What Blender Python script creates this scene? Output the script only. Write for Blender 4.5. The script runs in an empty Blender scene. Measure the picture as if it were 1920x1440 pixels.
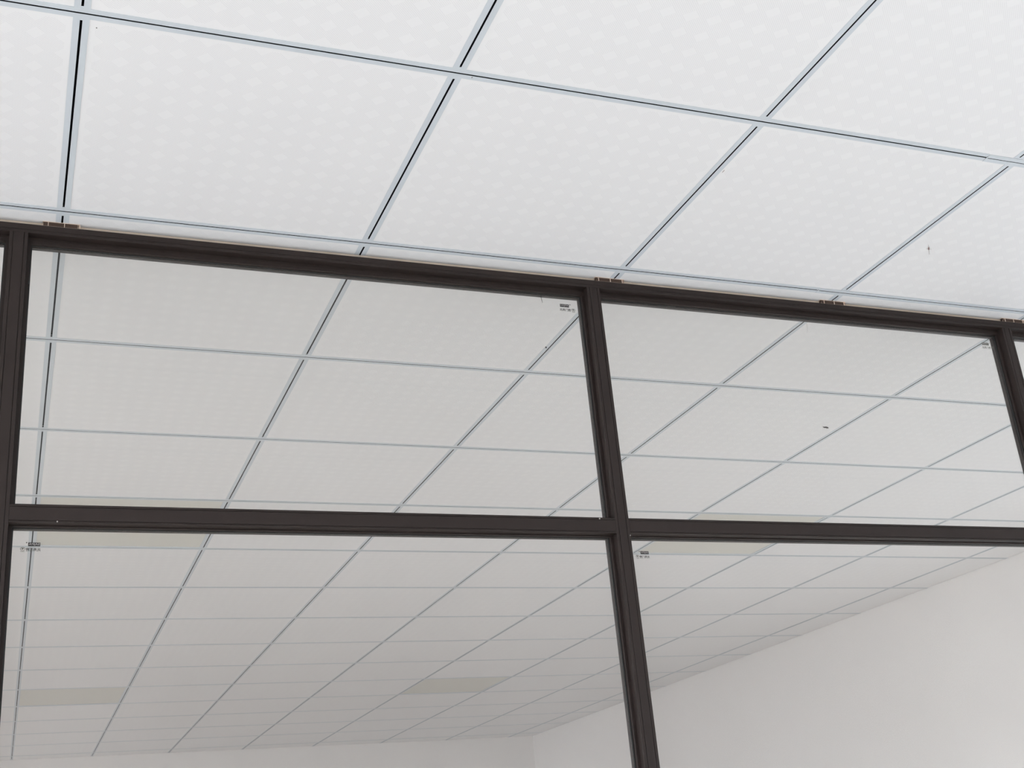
import bpy, bmesh, math
from mathutils import Matrix, Vector

sc = bpy.context.scene
C = sc.collection

# ------------------------------------------------------------------ camera
CEIL = 2.80                                  # underside of the ceiling grid, metres
CAM = Vector((-0.03832, -1.61728, CEIL - 1.27931))
F_PX = 2322.7
R_CAM = ((0.9304058, -0.3561947, -0.0864308),
         (-0.0602956, -0.3813339, 0.9224690),
         (-0.3615375, -0.8530591, -0.3762723))    # world -> camera rows
cd = bpy.data.cameras.new('camera'); cam = bpy.data.objects.new('camera', cd); C.objects.link(cam)
cd.sensor_width = 36.0; cd.lens = F_PX / 1920 * 36.0; cd.clip_start = 0.02; cd.clip_end = 60
cam.matrix_world = Matrix.Translation(CAM) @ Matrix(R_CAM).transposed().to_4x4()
sc.camera = cam

# ------------------------------------------------------------------ world, light, exposure
sc.view_settings.view_transform = 'Standard'; sc.view_settings.look = 'None'
sc.view_settings.gamma = 1; sc.view_settings.exposure = 0.0
sc.view_settings.use_curve_mapping = False
w = bpy.data.worlds.new('daylight'); sc.world = w; w.use_nodes = True
w.node_tree.nodes['Background'].inputs[0].default_value = (0.80, 0.90, 1.0, 1)
w.node_tree.nodes['Background'].inputs[1].default_value = 1.5
sc.cycles.max_bounces = 12; sc.cycles.diffuse_bounces = 8; sc.cycles.transparent_max_bounces = 16
sc.cycles.caustics_reflective = False; sc.cycles.caustics_refractive = False
sc.cycles.sample_clamp_indirect = 6

ROOM_X0, ROOM_X1 = -5.00, 4.440
ROOM_Y0, ROOM_Y1 = -5.20, 9.240
WIN = [(-4.6, -2.6), (-2.2, -0.2), (0.9, 2.8), (7.3, 9.1)]      # openings (y range) added in the left wall to let in light
WZ0, WZ1 = 0.75, 2.45
WPOW = [1300, 1300, 860, 1080]
WIN_R = [(-4.0, -2.2), (-1.6, 0.2), (0.9, 2.5)]     # unseen openings added in the right wall for more light, out of the photo
WPOW_R = [360, 310, 640]

def area(name, loc, rot, sx, sy, power, col):
    l = bpy.data.lights.new(name, 'AREA'); l.shape = 'RECTANGLE'; l.size = sx; l.size_y = sy
    l.energy = power; l.color = col
    o = bpy.data.objects.new(name, l); C.objects.link(o); o.location = loc; o.rotation_euler = rot
    return o
for (a, b), pw in zip(WIN, WPOW):                   # added area lamps acting as sky light, slanting in at each opening
    area('added_sky_fill', (ROOM_X0 - 1.75, (a + b) / 2, 3.05), (0, math.radians(-48), 0), 2.6, b - a, pw, (0.85, 0.92, 1.0))
for (a, b), pw in zip(WIN_R, WPOW_R):  # further added lamps, brightening the right side of both rooms
    area('added_sky_fill', (ROOM_X1 + 1.75, (a + b) / 2, 2.45), (0, math.radians(48), 0), 2.6, b - a, pw, (0.84, 0.92, 1.0))

# ------------------------------------------------------------------ materials
def mat(name, col, rough=0.6, metal=0.0, spec=0.5):
    m = bpy.data.materials.new(name); m.use_nodes = True
    b = m.node_tree.nodes['Principled BSDF']
    b.inputs['Base Color'].default_value = (*col, 1); b.inputs['Roughness'].default_value = rough
    b.inputs['Metallic'].default_value = metal; b.inputs['Specular IOR Level'].default_value = spec
    return m
def N(m, t, **k):
    n = m.node_tree.nodes.new(t)
    for a, v in k.items(): setattr(n, a, v)
    return n
def L(m, a, b): m.node_tree.links.new(a, b)
def M_(m, op, a, b=None, c=None):
    n = N(m, 'ShaderNodeMath', operation=op)
    for i, v in enumerate((a, b, c)):
        if v is None: continue
        if isinstance(v, (int, float)): n.inputs[i].default_value = v
        else: L(m, v, n.inputs[i])
    return n.outputs[0]
def bsdf(m): return m.node_tree.nodes['Principled BSDF']
def noise_tint(m, c1, c2, scale, detail=4, stretch=(1, 1, 1), bump=0.0, dist=0.001):
    g = N(m, 'ShaderNodeNewGeometry'); mp = N(m, 'ShaderNodeMapping'); mp.inputs['Scale'].default_value = stretch
    L(m, g.outputs['Position'], mp.inputs['Vector'])
    n = N(m, 'ShaderNodeTexNoise'); n.inputs['Scale'].default_value = scale; n.inputs['Detail'].default_value = detail
    L(m, mp.outputs[0], n.inputs['Vector'])
    r = N(m, 'ShaderNodeMix', data_type='RGBA')
    L(m, n.outputs['Fac'], r.inputs[0]); r.inputs[6].default_value = (*c1, 1); r.inputs[7].default_value = (*c2, 1)
    L(m, r.outputs[2], bsdf(m).inputs['Base Color'])
    if bump:
        bp = N(m, 'ShaderNodeBump'); bp.inputs['Strength'].default_value = bump; bp.inputs['Distance'].default_value = dist
        L(m, n.outputs['Fac'], bp.inputs['Height']); L(m, bp.outputs[0], bsdf(m).inputs['Normal'])
    return r

def panel_material():
    # white enamelled metal with fine punched holes, left blank in a lattice of small diamonds
    m = mat('perforated_white_metal', (0.8, 0.8, 0.8), 0.55, 0, 0.35)
    g = N(m, 'ShaderNodeNewGeometry'); s = N(m, 'ShaderNodeSeparateXYZ'); L(m, g.outputs['Position'], s.inputs[0])
    X, Y = s.outputs[0], s.outputs[1]
    def frac(v, p, off=0.0): return M_(m, 'FRACT', M_(m, 'ADD', M_(m, 'DIVIDE', v, p), 1000.0 + off))
    def cen(v): return M_(m, 'ABSOLUTE', M_(m, 'SUBTRACT', v, 0.5))
    P = 0.6 / 14
    dx, dy = cen(frac(X, P)), cen(frac(Y, P))
    blank = M_(m, 'LESS_THAN', M_(m, 'ADD', dx, dy), 0.335)
    h = P / 10
    def hole(off):
        a = M_(m, 'SUBTRACT', frac(X, h, off), 0.5); b = M_(m, 'SUBTRACT', frac(Y, h, off), 0.5)
        return M_(m, 'LESS_THAN', M_(m, 'ADD', M_(m, 'MULTIPLY', a, a), M_(m, 'MULTIPLY', b, b)), 0.030)
    holes = M_(m, 'MAXIMUM', hole(0.25), hole(0.75))
    ex, ey = cen(frac(X, 0.6, 0.0)), cen(frac(Y, 0.6, 0.0))          # distance from panel centre, 0..0.5
    inside = M_(m, 'LESS_THAN', M_(m, 'MAXIMUM', ex, ey), 0.5 - 0.036)
    fac = M_(m, 'MULTIPLY', M_(m, 'MULTIPLY', holes, M_(m, 'SUBTRACT', 1.0, blank)), inside)
    n = N(m, 'ShaderNodeTexNoise'); n.inputs['Scale'].default_value = 0.9; n.inputs['Detail'].default_value = 2
    L(m, g.outputs['Position'], n.inputs['Vector'])
    base = N(m, 'ShaderNodeMix', data_type='RGBA'); L(m, n.outputs['Fac'], base.inputs[0])
    base.inputs[6].default_value = (0.79, 0.79, 0.795, 1); base.inputs[7].default_value = (0.83, 0.83, 0.83, 1)
    mx = N(m, 'ShaderNodeMix', data_type='RGBA'); L(m, fac, mx.inputs[0]); L(m, base.outputs[2], mx.inputs[6])
    mx.inputs[7].default_value = (0.69, 0.69, 0.70, 1)
    L(m, mx.outputs[2], bsdf(m).inputs['Base Color'])
    return m

M = {}
M['panel'] = panel_material()
M['tee'] = mat('grid_tee_enamel', (0.585, 0.63, 0.665), 0.45, 0, 0.4)
M['slot'] = mat('tee_slot_black', (0.006, 0.005, 0.007), 0.8, 0, 0.1)
M['deck'] = mat('deck_concrete', (0.25, 0.25, 0.25), 0.9)
M['wall'] = mat('white_wall_paint', (0.8, 0.8, 0.79), 0.75, 0, 0.25)
noise_tint(M['wall'], (0.80, 0.775, 0.76), (0.84, 0.815, 0.80), 1.2, 3)
M['floor'] = mat('pale_floor_tile', (0.6, 0.58, 0.55), 0.35)
noise_tint(M['floor'], (0.60, 0.57, 0.54), (0.68, 0.65, 0.62), 2.0, 5)
M['floor2'] = mat('brown_floor', (0.46, 0.38, 0.33), 0.45)  # unseen rear floor, browned to dim and warm its bounce on the ceiling
noise_tint(M['floor2'], (0.405, 0.35, 0.31), (0.47, 0.41, 0.365), 3.0, 5, (1, 6, 1))
M['frame'] = mat('dark_brown_aluminium', (0.035, 0.029, 0.027), 0.5, 0.0, 0.28)
noise_tint(M['frame'], (0.0195, 0.0130, 0.0112), (0.0235, 0.0158, 0.0137), 60, 6, (0.15, 1, 0.15), 0.0, 0.0003)
M['frame2'] = mat('dark_brown_aluminium_upright', (0.035, 0.029, 0.027), 0.5, 0.0, 0.28)
noise_tint(M['frame2'], (0.0195, 0.0130, 0.0112), (0.0235, 0.0158, 0.0137), 60, 6, (1, 1, 0.1), 0.0, 0.0003)
M['gasket'] = mat('black_rubber', (0.012, 0.013, 0.013), 0.6)
M['cream'] = mat('cream_plastic', (0.72, 0.58, 0.47), 0.6)
M['filler'] = mat('tan_sealant', (0.55, 0.46, 0.37), 0.8)
M['brown'] = mat('shaded_brown_cells', (0.10, 0.055, 0.035), 0.9)  # brown of the packer's hollow cells, with their inner shade darkened in
noise_tint(M['brown'], (0.03, 0.017, 0.012), (0.085, 0.05, 0.034), 400, 3)
M['diffuser'] = mat('cream_light_diffuser', (0.66, 0.65, 0.59), 0.5)
M['ink'] = mat('black_ink', (0.02, 0.018, 0.018), 0.6)
M['ink2'] = mat('grey_ink', (0.14, 0.14, 0.12), 0.6)
M['pale'] = mat('pale_letter', (0.42, 0.40, 0.39), 0.6)
M['insect'] = mat('insect_chitin', (0.012, 0.011, 0.012), 0.4)
M['wing'] = mat('insect_wing', (0.06, 0.055, 0.05), 0.4)
M['dust'] = mat('plaster_dust', (0.45, 0.42, 0.39), 0.9)
M['mauve'] = mat('brown_insect', (0.22, 0.13, 0.13), 0.8)
M['sealant'] = mat('clear_film', (0.75, 0.78, 0.78), 0.3)
M['winframe'] = mat('white_window_frame', (0.75, 0.75, 0.75), 0.4)

def glass_material():
    # clear glass with a thin film of dust: lets light straight through, reflects by angle
    m = bpy.data.materials.new('dusty_clear_glass'); m.use_nodes = True
    nt = m.node_tree; nt.nodes.remove(nt.nodes['Principled BSDF']); out = nt.nodes['Material Output']
    tr = N(m, 'ShaderNodeBsdfTransparent'); tr.inputs[0].default_value = (0.982, 0.985, 0.978, 1)
    gl = N(m, 'ShaderNodeBsdfGlossy'); gl.inputs['Roughness'].default_value = 0.015
    gl.inputs['Color'].default_value = (0.95, 0.97, 0.96, 1)
    fr = N(m, 'ShaderNodeFresnel'); fr.inputs['IOR'].default_value = 1.45
    g = N(m, 'ShaderNodeNewGeometry')
    front = M_(m, 'SUBTRACT', 1.0, g.outputs['Backfacing'])
    mix = N(m, 'ShaderNodeMixShader'); L(m, M_(m, 'MULTIPLY', fr.outputs[0], front), mix.inputs[0])
    L(m, tr.outputs[0], mix.inputs[1]); L(m, gl.outputs[0], mix.inputs[2])
    df = N(m, 'ShaderNodeBsdfDiffuse'); df.inputs[0].default_value = (0.75, 0.73, 0.72, 1)
    n = N(m, 'ShaderNodeTexNoise'); n.inputs['Scale'].default_value = 3.0; n.inputs['Detail'].default_value = 8
    L(m, g.outputs['Position'], n.inputs['Vector'])
    mr = N(m, 'ShaderNodeMapRange'); L(m, n.outputs['Fac'], mr.inputs[0])
    mr.inputs['To Min'].default_value = 0.015; mr.inputs['To Max'].default_value = 0.06
    mix2 = N(m, 'ShaderNodeMixShader'); L(m, mr.outputs[0], mix2.inputs[0])
    L(m, mix.outputs[0], mix2.inputs[1]); L(m, df.outputs[0], mix2.inputs[2])
    L(m, mix2.outputs[0], out.inputs['Surface'])
    return m
M['glass'] = glass_material()

# ------------------------------------------------------------------ helpers
def box(bm, x0, x1, y0, y1, z0, z1, mi=0):
    vs = [bm.verts.new((x, y, z)) for x in (x0, x1) for y in (y0, y1) for z in (z0, z1)]
    for f in ((0, 1, 3, 2), (4, 6, 7, 5), (0, 4, 5, 1), (2, 3, 7, 6), (0, 2, 6, 4), (1, 5, 7, 3)):
        fc = bm.faces.new([vs[i] for i in f]); fc.material_index = mi
def quad(bm, pts, mi=0):
    f = bm.faces.new([bm.verts.new(p) for p in pts]); f.material_index = mi
def prism(bm, prof, axis, a, b, mi=0):
    """extrude a closed profile; axis 'x': profile is (y,z); axis 'z': profile is (x,y)"""
    def P(p, t): return (t, p[0], p[1]) if axis == 'x' else (p[0], p[1], t)
    v0 = [bm.verts.new(P(p, a)) for p in prof]; v1 = [bm.verts.new(P(p, b)) for p in prof]
    n = len(prof); fs = [bm.faces.new(v0), bm.faces.new(v1[::-1])]
    for i in range(n): fs.append(bm.faces.new((v0[i], v0[(i + 1) % n], v1[(i + 1) % n], v1[i])))
    for f in fs: f.material_index = mi
def obj(name, bm, mats, parent=None, loc=(0, 0, 0), recalc=True, bevel=0.0, smooth=False):
    if recalc: bmesh.ops.recalc_face_normals(bm, faces=bm.faces)
    me = bpy.data.meshes.new(name); bm.to_mesh(me); bm.free()
    for m in (mats if isinstance(mats, (list, tuple)) else [mats]): me.materials.append(m)
    if smooth:
        for p in me.polygons: p.use_smooth = True
    o = bpy.data.objects.new(name, me); C.objects.link(o); o.location = loc
    if parent: o.parent = parent
    if bevel:
        b = o.modifiers.new('bevel', 'BEVEL'); b.width = bevel; b.segments = 2; b.limit_method = 'ANGLE'
    return o
def copy_of(o, parent, loc):
    c = o.copy(); C.objects.link(c); c.parent = parent; c.location = loc; return c
def thing(name, label, cat, loc=(0, 0, 0), group=None):
    o = bpy.data.objects.new(name, None); C.objects.link(o); o.location = loc; o.empty_display_size = 0.05
    o['label'] = label; o['category'] = cat
    if group: o['group'] = group
    return o
def tag(o, label, cat, group=None):
    o['label'] = label; o['category'] = cat
    if group: o['group'] = group
    return o
def struct(o, label=None, cat='structure'):
    o['kind'] = 'structure'
    if label: o['label'] = label; o['category'] = cat
    return o

# ------------------------------------------------------------------ room shell
T = 0.15
bm = bmesh.new(); box(bm, ROOM_X0 - T, ROOM_X1 + T, ROOM_Y0 - T, 0.68, -0.1, 0.0)
struct(obj('floor', bm, M['floor']), 'pale floor of the room in front of the glass', 'floor')
bm = bmesh.new(); box(bm, ROOM_X0 - T, ROOM_X1 + T, 0.68, ROOM_Y1 + T, -0.1, 0.0)
struct(obj('floor', bm, M['floor2']), 'unseen floor behind the glass, browned to shape its bounce light', 'floor')
ZT = 2.97
bm = bmesh.new(); box(bm, ROOM_X0 - T, ROOM_X1 + T, ROOM_Y0 - T, ROOM_Y0, 0, ZT)
struct(obj('wall_front', bm, M['wall']), 'plain white wall behind the camera', 'wall')
bm = bmesh.new(); box(bm, ROOM_X0, ROOM_X1, ROOM_Y1, ROOM_Y1 + T, 0, ZT)
struct(obj('wall_back', bm, M['wall']), 'white far wall at the end of the room behind the glass', 'wall')
def window_wall(name, xa, xb, xf, wins, label, wlabel, n0, WZ0=WZ0, WZ1=WZ1):
    bm = bmesh.new()
    ys = [ROOM_Y0] + [v for ab in wins for v in ab] + [ROOM_Y1 + T]
    for i in range(0, len(ys), 2): box(bm, xa, xb, ys[i], ys[i + 1], 0, ZT)
    for a, b in wins:
        box(bm, xa, xb, a, b, 0, WZ0); box(bm, xa, xb, a, b, WZ1, ZT)
    struct(obj(name, bm, M['wall']), label, 'wall')
    for i, (a, b) in enumerate(wins):  # frames for the openings added to light the rooms
        bm = bmesh.new(); x0, x1 = xf, xf + 0.06; f = 0.05
        box(bm, x0, x1, a, b, WZ0, WZ0 + f); box(bm, x0, x1, a, b, WZ1 - f, WZ1)
        for y in (a, (a + b - f) / 2, b - f): box(bm, x0, x1, y, y + f, WZ0 + f, WZ1 - f)
        struct(obj('window_%d' % (n0 + i), bm, M['winframe']), wlabel, 'window')
window_wall('wall_left', ROOM_X0 - T, ROOM_X0, ROOM_X0 - 0.11, WIN, 'white wall with openings added for light, beyond the left edge of the photo',
            'white framed opening added for light in the wall beyond the left edge of the photo', 1)
window_wall('wall_right', ROOM_X1, ROOM_X1 + T, ROOM_X1 + 0.05, WIN_R, 'plain white side wall seen through the lower right glass pane',
            'white framed opening added for light in the side wall, outside the photo', 5, 0.15, 1.78)

# ------------------------------------------------------------------ suspended ceiling
G = 0.6
bm = bmesh.new(); box(bm, ROOM_X0, ROOM_X1, ROOM_Y0, ROOM_Y1, CEIL + 0.06, CEIL + 0.16)
ceiling = struct(obj('ceiling', bm, M['deck']), 'white perforated metal panel ceiling in a slotted grid', 'ceiling')
LIGHTS = {(0, 4), (4, 4), (0, 10), (4, 10)}
def project(x, y, z):
    d = Vector((x, y, z)) - CAM
    c = [sum(R_CAM[i][j] * d[j] for j in range(3)) for i in range(3)]
    if c[2] > -0.05: return None
    return 960 + F_PX * c[0] / -c[2], 720 - F_PX * c[1] / -c[2], -c[2]
def in_view(x0, x1, y0, y1):
    best = 0
    for i in range(7):
        for j in range(7):
            p = project(x0 + (x1 - x0) * i / 6, y0 + (y1 - y0) * j / 6, CEIL)
            if p and 0 <= p[0] <= 1920 and 0 <= p[1] <= 1440: best += 1 / p[2] ** 3
    return best
cells = []
for i in range(math.floor(ROOM_X0 / G), math.ceil(ROOM_X1 / G)):
    for j in range(math.floor(ROOM_Y0 / G), math.ceil(ROOM_Y1 / G)):
        if (i, j) in LIGHTS: continue
        x0, x1 = max(i * G, ROOM_X0), min((i + 1) * G, ROOM_X1)
        y0, y1 = max(j * G, ROOM_Y0), min((j + 1) * G, ROOM_Y1)
        cells.append((-in_view(x0, x1, y0, y1), i, j, x0, x1, y0, y1))
cells.sort()
PZ = CEIL + 0.0008
def panel_box(bm, x0, x1, y0, y1, cx=0, cy=0, cz=0):
    e = 0.003
    box(bm, x0 + e - cx, x1 - e - cx, y0 + e - cy, y1 - e - cy, PZ - cz, PZ + 0.012 - cz)
proto = None; rest = bmesh.new(); n_ind = 0
for s, i, j, x0, x1, y0, y1 in cells:
    if s < 0 and n_ind < 100:
        n_ind += 1; cx, cy = (x0 + x1) / 2, (y0 + y1) / 2
        if x1 - x0 > 0.59 and y1 - y0 > 0.59:
            if proto is None:
                bm = bmesh.new(); panel_box(bm, x0, x1, y0, y1, cx, cy, PZ)
                proto = obj('ceiling_panel', bm, M['panel'], ceiling, (cx, cy, PZ))
            else: copy_of(proto, ceiling, (cx, cy, PZ))
        else:
            bm = bmesh.new(); panel_box(bm, x0, x1, y0, y1, cx, cy, PZ)
            obj('ceiling_panel', bm, M['panel'], ceiling, (cx, cy, PZ))
    else: panel_box(rest, x0, x1, y0, y1)
o = obj('ceiling_panel', rest, M['panel'], ceiling); o['kind'] = 'stuff'

HW, TH, SD = 0.012, 0.0006, 0.008        # half flange, flange thickness, slot depth
def tee(bm, a, b, along, off, s0, s1, slot=0.0019, dz=0.0):
    """one slotted tee from a to b along 'x' or 'y', centred on off; the slot runs s0..s1"""
    def B(u0, u1, v0, v1, z0, z1, mi=0):
        if along == 'x': box(bm, u0, u1, off + v0, off + v1, z0 + dz, z1 + dz, mi)
        else: box(bm, off + v0, off + v1, u0, u1, z0 + dz, z1 + dz, mi)
    B(a, b, -HW, -slot, 0, TH); B(a, b, slot, HW, 0, TH)
    if s0 > a: B(a, s0, -slot, slot, 0, TH)
    if s1 < b: B(s1, b, -slot, slot, 0, TH)
    B(a, b, -slot - 0.001, -slot, TH, SD, 1); B(a, b, slot, slot + 0.001, TH, SD, 1)
    B(a, b, -slot - 0.001, slot + 0.001, SD, SD + 0.001, 1)
TM = [M['tee'], M['slot']]
J0, J1 = math.ceil(ROOM_Y0 / G), math.floor(ROOM_Y1 / G)
I0, I1 = math.ceil(ROOM_X0 / G), math.floor(ROOM_X1 / G)
for j in range(J0, J1 + 1):
    SPL = 1.728
    if j in (0, 1):                          # two lengths butt together here, the second slot pinched
        bm = bmesh.new(); tee(bm, ROOM_X0, SPL, 'x', 0, ROOM_X0, SPL - (0.001 if j else 0.0))
        obj('main_tee', bm, TM, ceiling, (0, j * G, CEIL))
        bm = bmesh.new(); tee(bm, SPL + 0.0012, ROOM_X1, 'x', 0.0008, SPL + 0.004, ROOM_X1, 0.0012 if j == 0 else 0.0016, -0.0006)
        obj('main_tee', bm, TM, ceiling, (0, j * G, CEIL))
    else:
        bm = bmesh.new(); tee(bm, ROOM_X0, ROOM_X1, 'x', 0, ROOM_X0, ROOM_X1)
        obj('main_tee', bm, TM, ceiling, (0, j * G, CEIL))
cross = []
for i in range(I0, I1 + 1):
    for j in range(J0 - 1, J1 + 1):
        y0, y1 = max(j * G, ROOM_Y0), min((j + 1) * G, ROOM_Y1)
        cross.append((-in_view(i * G - .01, i * G + .01, y0, y1), i, j, y0, y1))
cross.sort(); proto = None; rest = bmesh.new(); n_ind = 0
for s, i, j, y0, y1 in cross:
    full = y1 - y0 > 0.59
    a = y0 + (HW if y0 > ROOM_Y0 else 0); b = y1 - (HW if y1 < ROOM_Y1 else 0)
    if s < 0 and n_ind < 100 and full:
        n_ind += 1
        if proto is None:
            bm = bmesh.new(); tee(bm, HW, G - HW, 'y', 0, HW + 0.0045, G - HW - 0.0045, 0.0019)
            proto = obj('cross_tee', bm, TM, ceiling, (i * G, y0, CEIL))
        else: copy_of(proto, ceiling, (i * G, y0, CEIL))
    else: tee(rest, a, b, 'y', i * G, a + 0.0045, b - 0.0045, 0.0019)
for v in rest.verts: v.co.z += CEIL
o = obj('cross_tee', rest, TM, ceiling); o['kind'] = 'stuff'

# unlit light panels lying in the grid of the room behind the glass
LBL = {(0, 4): 'unlit cream light panel in the ceiling behind the transom, at the left mullion',
       (4, 4): 'unlit cream light panel in the ceiling behind the transom, right of the middle mullion',
       (0, 10): 'unlit cream light panel far back in the ceiling, at the lower left pane',
       (4, 10): 'unlit cream light panel far back in the ceiling, left of the middle mullion'}
first = None
for (i, j) in sorted(LIGHTS):
    root = thing('ceiling_light', LBL[(i, j)], 'ceiling light', (i * G + G / 2, j * G + G / 2, PZ), 'unlit light panels in the rear ceiling')
    if first is None:
        h = 0.297; f = 0.011
        bm = bmesh.new()
        box(bm, -h, h, -h, -h + f, 0, 0.014); box(bm, -h, h, h - f, h, 0, 0.014)
        box(bm, -h, -h + f, -h + f, h - f, 0, 0.014); box(bm, h - f, h, -h + f, h - f, 0, 0.014)
        fr = obj('frame', bm, M['tee'], root)
        bm = bmesh.new(); box(bm, -h + f, h - f, -h + f, h - f, 0.002, 0.010)
        di = obj('diffuser', bm, M['diffuser'], root); first = (fr, di)
    else:
        for p in first: copy_of(p, root, (0, 0, 0))

# ------------------------------------------------------------------ glazed partition
YF = 0.642                                 # front face of the frame
Z = lambda mm: CEIL + mm / 1000.0
RT, RB = Z(-11), Z(-30)                    # head rail
TT, TB = Z(-576), Z(-609)                  # transom
part = thing('glass_partition', 'dark brown aluminium framed glass partition dividing the room up to the ceiling', 'glass partition', (0, YF, 0))
def P_(name, bm, mats, **k):
    for v in bm.verts: v.co.y -= YF
    return obj(name, bm, mats, part, **k)
D = 0.050                                  # depth of the frame members
X_L, X_R = ROOM_X0 + 0.001, ROOM_X1 - 0.001
def groove_profile(a0, a1, depth0, depth1, gs, gw=0.0012, gd=0.0016):
    """front face between a0 and a1 at depth0, closed at depth1, with V-less square grooves at gs; returns (a, depth)"""
    p = [(a0, depth1), (a0, depth0)]
    for g in sorted(gs): p += [(g - gw / 2, depth0), (g - gw / 2, depth0 + gd), (g + gw / 2, depth0 + gd), (g + gw / 2, depth0)]
    p += [(a1, depth0), (a1, depth1)]
    return p
# head rail
bm = bmesh.new()
prof = [(d, a) for a, d in groove_profile(RB, RT, YF, YF + D, [RB + 0.0065])]
prism(bm, prof, 'x', X_L, X_R)
box(bm, X_L, X_R, YF + 0.018, YF + D, Z(-37), RB)
P_('head_rail', bm, M['frame'], bevel=0.0006)
# uprights: (left, right) edges of the front face
UP = [(-1.269, -1.236), (-0.0933, -0.0600), (1.1250, 1.1575), (2.3240, 2.3540), (3.5170, 3.5500)]
for k, (a, b) in enumerate(UP):
    bm = bmesh.new()
    prof = groove_profile(a, b, YF, YF + D, [a + 0.0068, b - 0.0068])
    prism(bm, prof, 'z', 0.0, RB)
    P_('mullion', bm, M['frame2'], bevel=0.0005)
UPX = [(X_L - 0.02, X_L)] + UP + [(X_R, X_R + 0.02)]
bays = [(UPX[i][1], UPX[i + 1][0]) for i in range(len(UPX) - 1)]
for a, b in bays:
    bm = bmesh.new()
    prof = [(d, q) for q, d in groove_profile(TB, TT, YF, YF + D, [TB + 0.0038, TT - 0.0038])]
    prism(bm, prof, 'x', a, b)
    P_('transom', bm, M['frame'], bevel=0.0006)
bm = bmesh.new(); box(bm, X_L, X_R, YF + 0.0115, YF + 0.030, RT, CEIL - 0.0003)
P_('sealant_strip', bm, M['filler'])['label'] = 'tan sealant strip between head rail and ceiling'
for a, b in bays:
    bm = bmesh.new(); box(bm, a, b, YF, YF + D, 0.0, 0.06); P_('sill_rail', bm, M['frame'], bevel=0.0006)
# glazing beads around every pane, with a black gasket against the glass; then the pane itself
YB, YG = YF + 0.018, YF + 0.028
BW = 0.0065
openings = [(a, b, TT, Z(-37), 'u') for a, b in bays] + [(a, b, 0.06, TB, 'l') for a, b in bays]
panes = {}
for idx, (a, b, z0, z1, k) in enumerate(openings):
    top = 0.0070 if k == 'u' else 0.0030
    for nm in ('glazing_bead',):
        bm = bmesh.new()
        g = 0.0025                                   # gasket reveal
        for (ya, yb) in ((YB, YG - 0.0005), (YG + 0.0055, YG + 0.017)):
            box(bm, a, b, ya, yb, z1 - top, z1); box(bm, a, b, ya, yb, z0, z0 + BW)
            box(bm, a, a + BW, ya, yb, z0 + BW, z1 - top); box(bm, b - BW, b, ya, yb, z0 + BW, z1 - top)
        P_(nm, bm, M['frame2'], bevel=0.0005)
    bm = bmesh.new(); e = 0.0022; y0, y1 = YG - 0.0025, YG
    box(bm, a + BW, b - BW, y0, y1, z1 - top - e * 0.5, z1 - top); box(bm, a + BW, b - BW, y0, y1, z0 + BW, z0 + BW + e)
    box(bm, a + BW, a + BW + e, y0, y1, z0 + BW + e, z1 - top - e * 0.5); box(bm, b - BW - e, b - BW, y0, y1, z0 + BW + e, z1 - top - e * 0.5)
    P_('gasket', bm, M['gasket'])
    bm = bmesh.new(); q = 0.004
    box(bm, a + q, b - q, YG, YG + 0.005, z0 + q, z1 - q * 0.5)
    panes[idx] = P_('glass_pane', bm, M['glass'])
NB = len(bays)

# printed maker's marks on the corners of four panes
def text_bm(body, width, height, mirror=False, bold=0.0):
    cu = bpy.data.curves.new('t', 'FONT'); cu.body = body; cu.size = 1.0; cu.resolution_u = 3; cu.offset = bold
    o = bpy.data.objects.new('t', cu); C.objects.link(o)
    dg = bpy.context.evaluated_depsgraph_get(); me = bpy.data.meshes.new_from_object(o.evaluated_get(dg))
    bpy.data.objects.remove(o); bpy.data.curves.remove(cu)
    bm = bmesh.new(); bm.from_mesh(me); bpy.data.meshes.remove(me)
    if not bm.verts: return bm
    xs_ = [v.co.x for v in bm.verts]; ys_ = [v.co.y for v in bm.verts]
    x0, x1, y0, y1 = min(xs_), max(xs_), min(ys_), max(ys_)
    for v in bm.verts:
        u = (v.co.x - x0) / (x1 - x0); t = (v.co.y - y0) / (y1 - y0)
        if mirror: u = 1 - u
        v.co = Vector((u * width, 0, t * height))
    return bm
def add_text(dst, body, x, z, y, wd, ht, mi, mirror=False, bold=0.0):
    t = text_bm(body, wd, ht, mirror, bold)
    mp = {}
    for v in t.verts: mp[v] = dst.verts.new((v.co.x + x, y, v.co.z + z))
    for f in t.faces:
        try: nf = dst.faces.new([mp[v] for v in f.verts]); nf.material_index = mi
        except ValueError: pass
    t.free()
def ring(bm, cx, cz, y, rx, rz, w_, mi, n=20, a0=0, a1=2 * math.pi):
    for k in range(n):
        p, q = a0 + (a1 - a0) * k / n, a0 + (a1 - a0) * (k + 1) / n
        quad(bm, [(cx + rx * math.cos(p), y, cz + rz * math.sin(p)), (cx + rx * math.cos(q), y, cz + rz * math.sin(q)),
                  (cx + (rx - w_) * math.cos(q), y, cz + (rz - w_) * math.sin(q)), (cx + (rx - w_) * math.cos(p), y, cz + (rz - w_) * math.sin(p))], mi)
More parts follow.
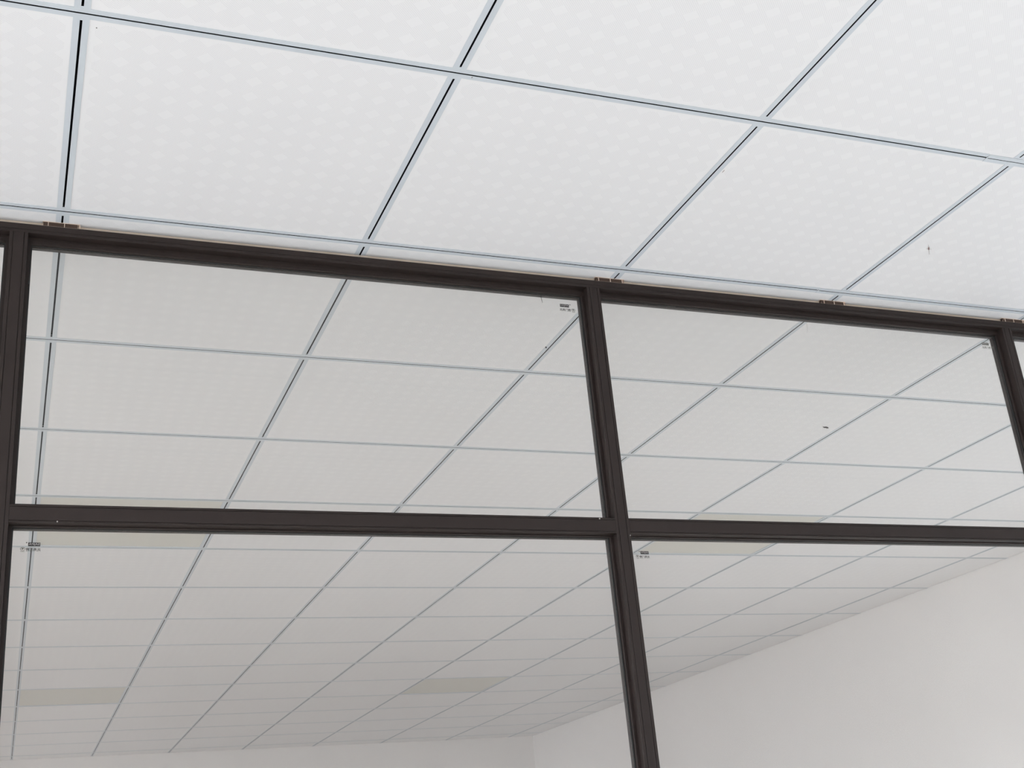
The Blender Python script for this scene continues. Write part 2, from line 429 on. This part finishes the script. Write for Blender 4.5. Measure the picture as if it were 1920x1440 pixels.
def maker_mark(pane, x, z, wbox, mirror, faint=False):
    """x,z: lower left corner of the lettered bar; mirrored marks are printed on the far face of the glass"""
    bm = bmesh.new(); y = YG - 0.0004 - YF
    mi = 1 if faint else 0; s = wbox / 0.0205
    hb = 0.0068 * s
    quad(bm, [(x, y, z), (x + wbox, y, z), (x + wbox, y, z + hb), (x, y, z + hb)], mi)
    add_text(bm, 'SAJPA', x + 0.0010 * s, z + 0.0012 * s, y - 0.0002, wbox - 0.0020 * s, hb - 0.0024 * s, 2, mirror, 0.01)
    wc = 0.0250 * s; xc = x - (0.0035 * s if mirror else 0.0012 * s)
    add_text(bm, '\u5146\u79c0\u95e8\u7a97', xc, z - 0.0094 * s, y, wc, 0.0062 * s, mi, mirror, 0.015)
    sg = -1 if mirror else 1
    rx = x + (wbox + 0.0028 * s if not mirror else -0.0028 * s)
    ring(bm, rx, z + hb - 0.0003, y, 0.0011 * s, 0.0011 * s, 0.0009 * s, mi, 10)
    lx = (xc + wc + 0.0058 * s) if not mirror else (xc - 0.0052 * s)
    lz = z - 0.0052 * s
    ring(bm, lx, lz, y, 0.0044 * s, 0.0034 * s, 0.0008, 1)
    quad(bm, [(lx - sg * 0.003 * s, y, lz + 0.0012 * s), (lx + sg * 0.002 * s, y, lz + 0.0022 * s), (lx + sg * 0.0012 * s, y, lz - 0.0018 * s), (lx - sg * 0.0004 * s, y, lz - 0.0006 * s)], 1)
    quad(bm, [(lx - 0.0036 * s, y, lz - 0.0052 * s), (lx + 0.0036 * s, y, lz - 0.0052 * s), (lx + 0.0036 * s, y, lz - 0.0044 * s), (lx - 0.0036 * s, y, lz - 0.0044 * s)], 1)
    o = obj('maker_mark', bm, [M['ink'], M['ink2'], M['pale']], pane, recalc=False)
    o['label'] = 'small black printed lettering in the pane corner'
    return o
# bays: 0 left of frame, 1 between far left uprights, 2 middle, 3 right, 4, 5
maker_mark(panes[2], 1.06633, Z(-72.11), 0.0222, False)
maker_mark(panes[3], 2.27113, Z(-72.11), 0.0222, False, True)
maker_mark(panes[NB + 2], -0.02527, Z(-644.52), 0.0202, True)
maker_mark(panes[NB + 3], 1.19008, Z(-645.71), 0.0195, True)

# ------------------------------------------------------------------ hollow packers wedged over the head rail
PK = [(-0.0353, [0.0102, 0.0400], 'hollow cream and brown packer above the head rail, at the far left seam'),
      (1.1509, [0.0087, 0.0385, 0.0684], 'hollow cream and brown packer above the head rail, over the middle mullion'),
      (1.7651, [0.0109, 0.0408, 0.0693], 'hollow cream and brown packer above the head rail, between the middle and right mullions'),
      (2.3350, [0.0105, 0.0390, 0.0690], 'hollow cream and brown packer above the head rail, at the right photo edge'),
      ]
for x0, ribs, lb in PK:
    wd = 0.0745 if x0 > 0 else 0.0690
    root = thing('packer', lb, 'packer', (x0, YF + 0.002, RT), 'packers wedged over the head rail')
    h = CEIL - 0.0002 - RT; t = 0.0011; d = 0.0085
    bm = bmesh.new()
    box(bm, 0, wd, 0, d, 0, t); box(bm, 0, wd, 0, d, h - t * 0.6, h)
    for r in ribs: box(bm, r - t / 2, r + t / 2, 0, d, t, h - t * 0.6)
    if x0 < 0: box(bm, wd - t, wd, 0, d, t, h - t * 0.6)
    else:                                              # sheared side fins
        quad(bm, [(0, 0, t), (0.0075, 0, h - t), (0.0075, d, h - t), (0, d, t)])
        quad(bm, [(wd, 0, h - t), (wd - 0.004, 0, t), (wd - 0.004, d, t), (wd, d, h - t)])
    obj('shell', bm, M['cream'], root)
    bm = bmesh.new(); box(bm, 0.0012, wd - 0.0050, 0.0012, d - 0.001, t, h - t * 0.6)  # solid plug standing in for the shaded inside of the hollow cells
    obj('cell_shade_plug', bm, M['brown'], root)

# ------------------------------------------------------------------ small things on the glass, rail and ceiling
def ellip(bm, c, r, rot=0.0, seg=12, mi=0):
    mtx = Matrix.Translation(c) @ Matrix.Rotation(rot, 4, 'Y') @ Matrix.Diagonal((*r, 1))
    res = bmesh.ops.create_uvsphere(bm, u_segments=seg, v_segments=8, radius=1, matrix=mtx)
    for v in res['verts']:
        for f in v.link_faces: f.material_index = mi
def stick(bm, p, q, r, mi=0):
    p, q = Vector(p), Vector(q); d = q - p
    mtx = Matrix.Translation((p + q) / 2) @ d.to_track_quat('Z', 'Y').to_matrix().to_4x4()
    res = bmesh.ops.create_cone(bm, segments=5, radius1=r, radius2=r * 0.7, depth=d.length, matrix=mtx, cap_ends=True)
    for v in res['verts']:
        for f in v.link_faces: f.material_index = mi
fly = thing('fly', 'small black fly resting on the upper right glass pane', 'insect', (1.72508, YG, Z(-330.96)))
bm = bmesh.new()
ellip(bm, (-0.0012, -0.0014, 0), (0.0030, 0.0013, 0.0015), 0.05); ellip(bm, (0.0024, -0.0013, -0.0003), (0.0038, 0.0012, 0.0013), 0.12)
ellip(bm, (-0.0049, -0.0012, 0.0007), (0.0013, 0.0011, 0.0011), 0)
obj('body', bm, M['insect'], fly, smooth=True)
for dz in (0.0008, -0.0010):
    bm = bmesh.new(); ellip(bm, (0.0040, -0.0024 + dz * 0.1, dz - 0.0004), (0.0046, 0.00015, 0.0012), 0.16 if dz > 0 else 0.10)
    obj('wing', bm, M['wing'], fly)
bm = bmesh.new()
for k, (sx, ex) in enumerate(((-0.003, -0.0062), (-0.001, -0.0022), (0.001, 0.0036))):
    for sgn in (1, -1):
        stick(bm, (sx, -0.001, 0), (ex, -0.0008, sgn * 0.0024), 0.00018); stick(bm, (ex, -0.0008, sgn * 0.0024), (ex * 1.25, -0.0001, sgn * 0.0036), 0.00013)
obj('legs', bm, M['insect'], fly)
ell = bmesh.new(); ellip(ell, (0, 0, 0), (0.0020, 0.0008, 0.0020))
tag(obj('speck', ell, M['ink'], None, (1.0208, YG - 0.0004, Z(-176.8))), 'round black speck on the upper middle glass pane', 'speck')
bm = bmesh.new()
stick(bm, (0, 0, 0), (0.0, 0, -0.0115), 0.0008); stick(bm, (0, 0, -0.011), (0.0017, 0, -0.0210), 0.0005)
tag(obj('gasket_scrap', bm, M['gasket'], None, (1.02066, YG - 0.0034, Z(-46.94))), 'thin black scrap hanging from the head rail beside the printed corner mark', 'scrap')
bm = bmesh.new(); prism(bm, [(0, 0), (0.0016, 0), (0.0016, 0.0004), (0, 0.0004)], 'z', -0.016, 0.0)
tag(obj('film_scrap', bm, M['sealant'], None, (1.1655, YG - 0.0006, Z(-44.5))), 'pale strip of film at the top left corner of the upper right pane', 'scrap')
bm = bmesh.new(); stick(bm, (0, 0, 0), (-0.001, 0, -0.012), 0.0003); stick(bm, (-0.001, 0, -0.012), (-0.004, 0, -0.024), 0.0002)
tag(obj('cobweb', bm, M['dust'], None, (1.73075, YG - 0.0005, Z(-57.39))), 'fine cobweb thread under the head rail on the upper right pane', 'cobweb')
bm = bmesh.new(); box(bm, -0.0016, 0.0016, -0.001, 0.003, -0.004, 0.004)
tag(obj('glazing_clip', bm, M['gasket'], None, (-0.0534, YF + 0.017, Z(-129)), bevel=0.0006), 'tiny black clip on the right edge of the left mullion', 'clip')
# crane fly on the front ceiling
cf = thing('crane_fly', 'faint brown long-bodied insect on the ceiling panel, right of the fourth cross seam', 'insect', (1.8707, 0.3593, PZ))
cf.rotation_euler = (0, 0, math.atan2(46.5, 39.2))
bm = bmesh.new(); ellip(bm, (-0.002, 0, -0.0012), (0.0065, 0.0016, 0.0011)); ellip(bm, (-0.0095, 0, -0.0012), (0.0018, 0.0012, 0.0010))
obj('body', bm, M['mauve'], cf, smooth=True)
bm = bmesh.new(); stick(bm, (0.004, 0, -0.001), (0.030, -0.0006, -0.0006), 0.0006); stick(bm, (-0.004, 0, -0.001), (-0.022, 0.0004, -0.0006), 0.0004)
stick(bm, (0.000, 0, -0.001), (-0.003, 0.006, -0.0004), 0.0003); stick(bm, (0.001, 0, -0.001), (0.004, -0.006, -0.0004), 0.0003)
obj('legs', bm, M['dust'], cf)
bm = bmesh.new(); ellip(bm, (0, 0, 0), (0.0011, 0.0052, 0.0006))
tag(obj('paint_chip', bm, M['dust'], None, (1.2170, 0.1718, PZ - 0.0003)), 'small grey paint chip on the ceiling panel edge beside the third cross seam', 'chip')
bm = bmesh.new(); ellip(bm, (0, 0, 0), (0.0011, 0.0013, 0.0005))
tag(obj('dirt_fleck', bm, M['ink2'], None, (0.0231, 0.0302, PZ - 0.0002)), 'tiny dark dirt fleck on the top left ceiling panel', 'fleck')
bm = bmesh.new(); ellip(bm, (0, 0, 0), (0.0008, 0.0020, 0.0004))
tag(obj('dirt_fleck', bm, M['ink2'], None, (0.6284, 0.0048, CEIL - 0.0002)), 'tiny dark dirt fleck on the upper grid tee near the second crossing', 'fleck')
# plaster splashes on the frame
for q, (x, zz, r, lb) in enumerate(((1.0893, -577.8, 0.0016, 'pale plaster splash on the transom left of the middle mullion'),
                     (0.0205, -606.5, 0.0012, 'pale plaster fleck on the left end of the transom'),
                     (1.1565, -613.0, 0.0011, 'pale plaster fleck on the middle mullion under the transom'))):
    bm = bmesh.new(); ellip(bm, (0, 0, 0), (r, 0.0003, r * 1.1), 0.4)
    tag(obj('plaster_fleck', bm, M['dust'], None, (x, YF - 0.0002, Z(zz))), lb, 'fleck', 'plaster flecks on the frame')
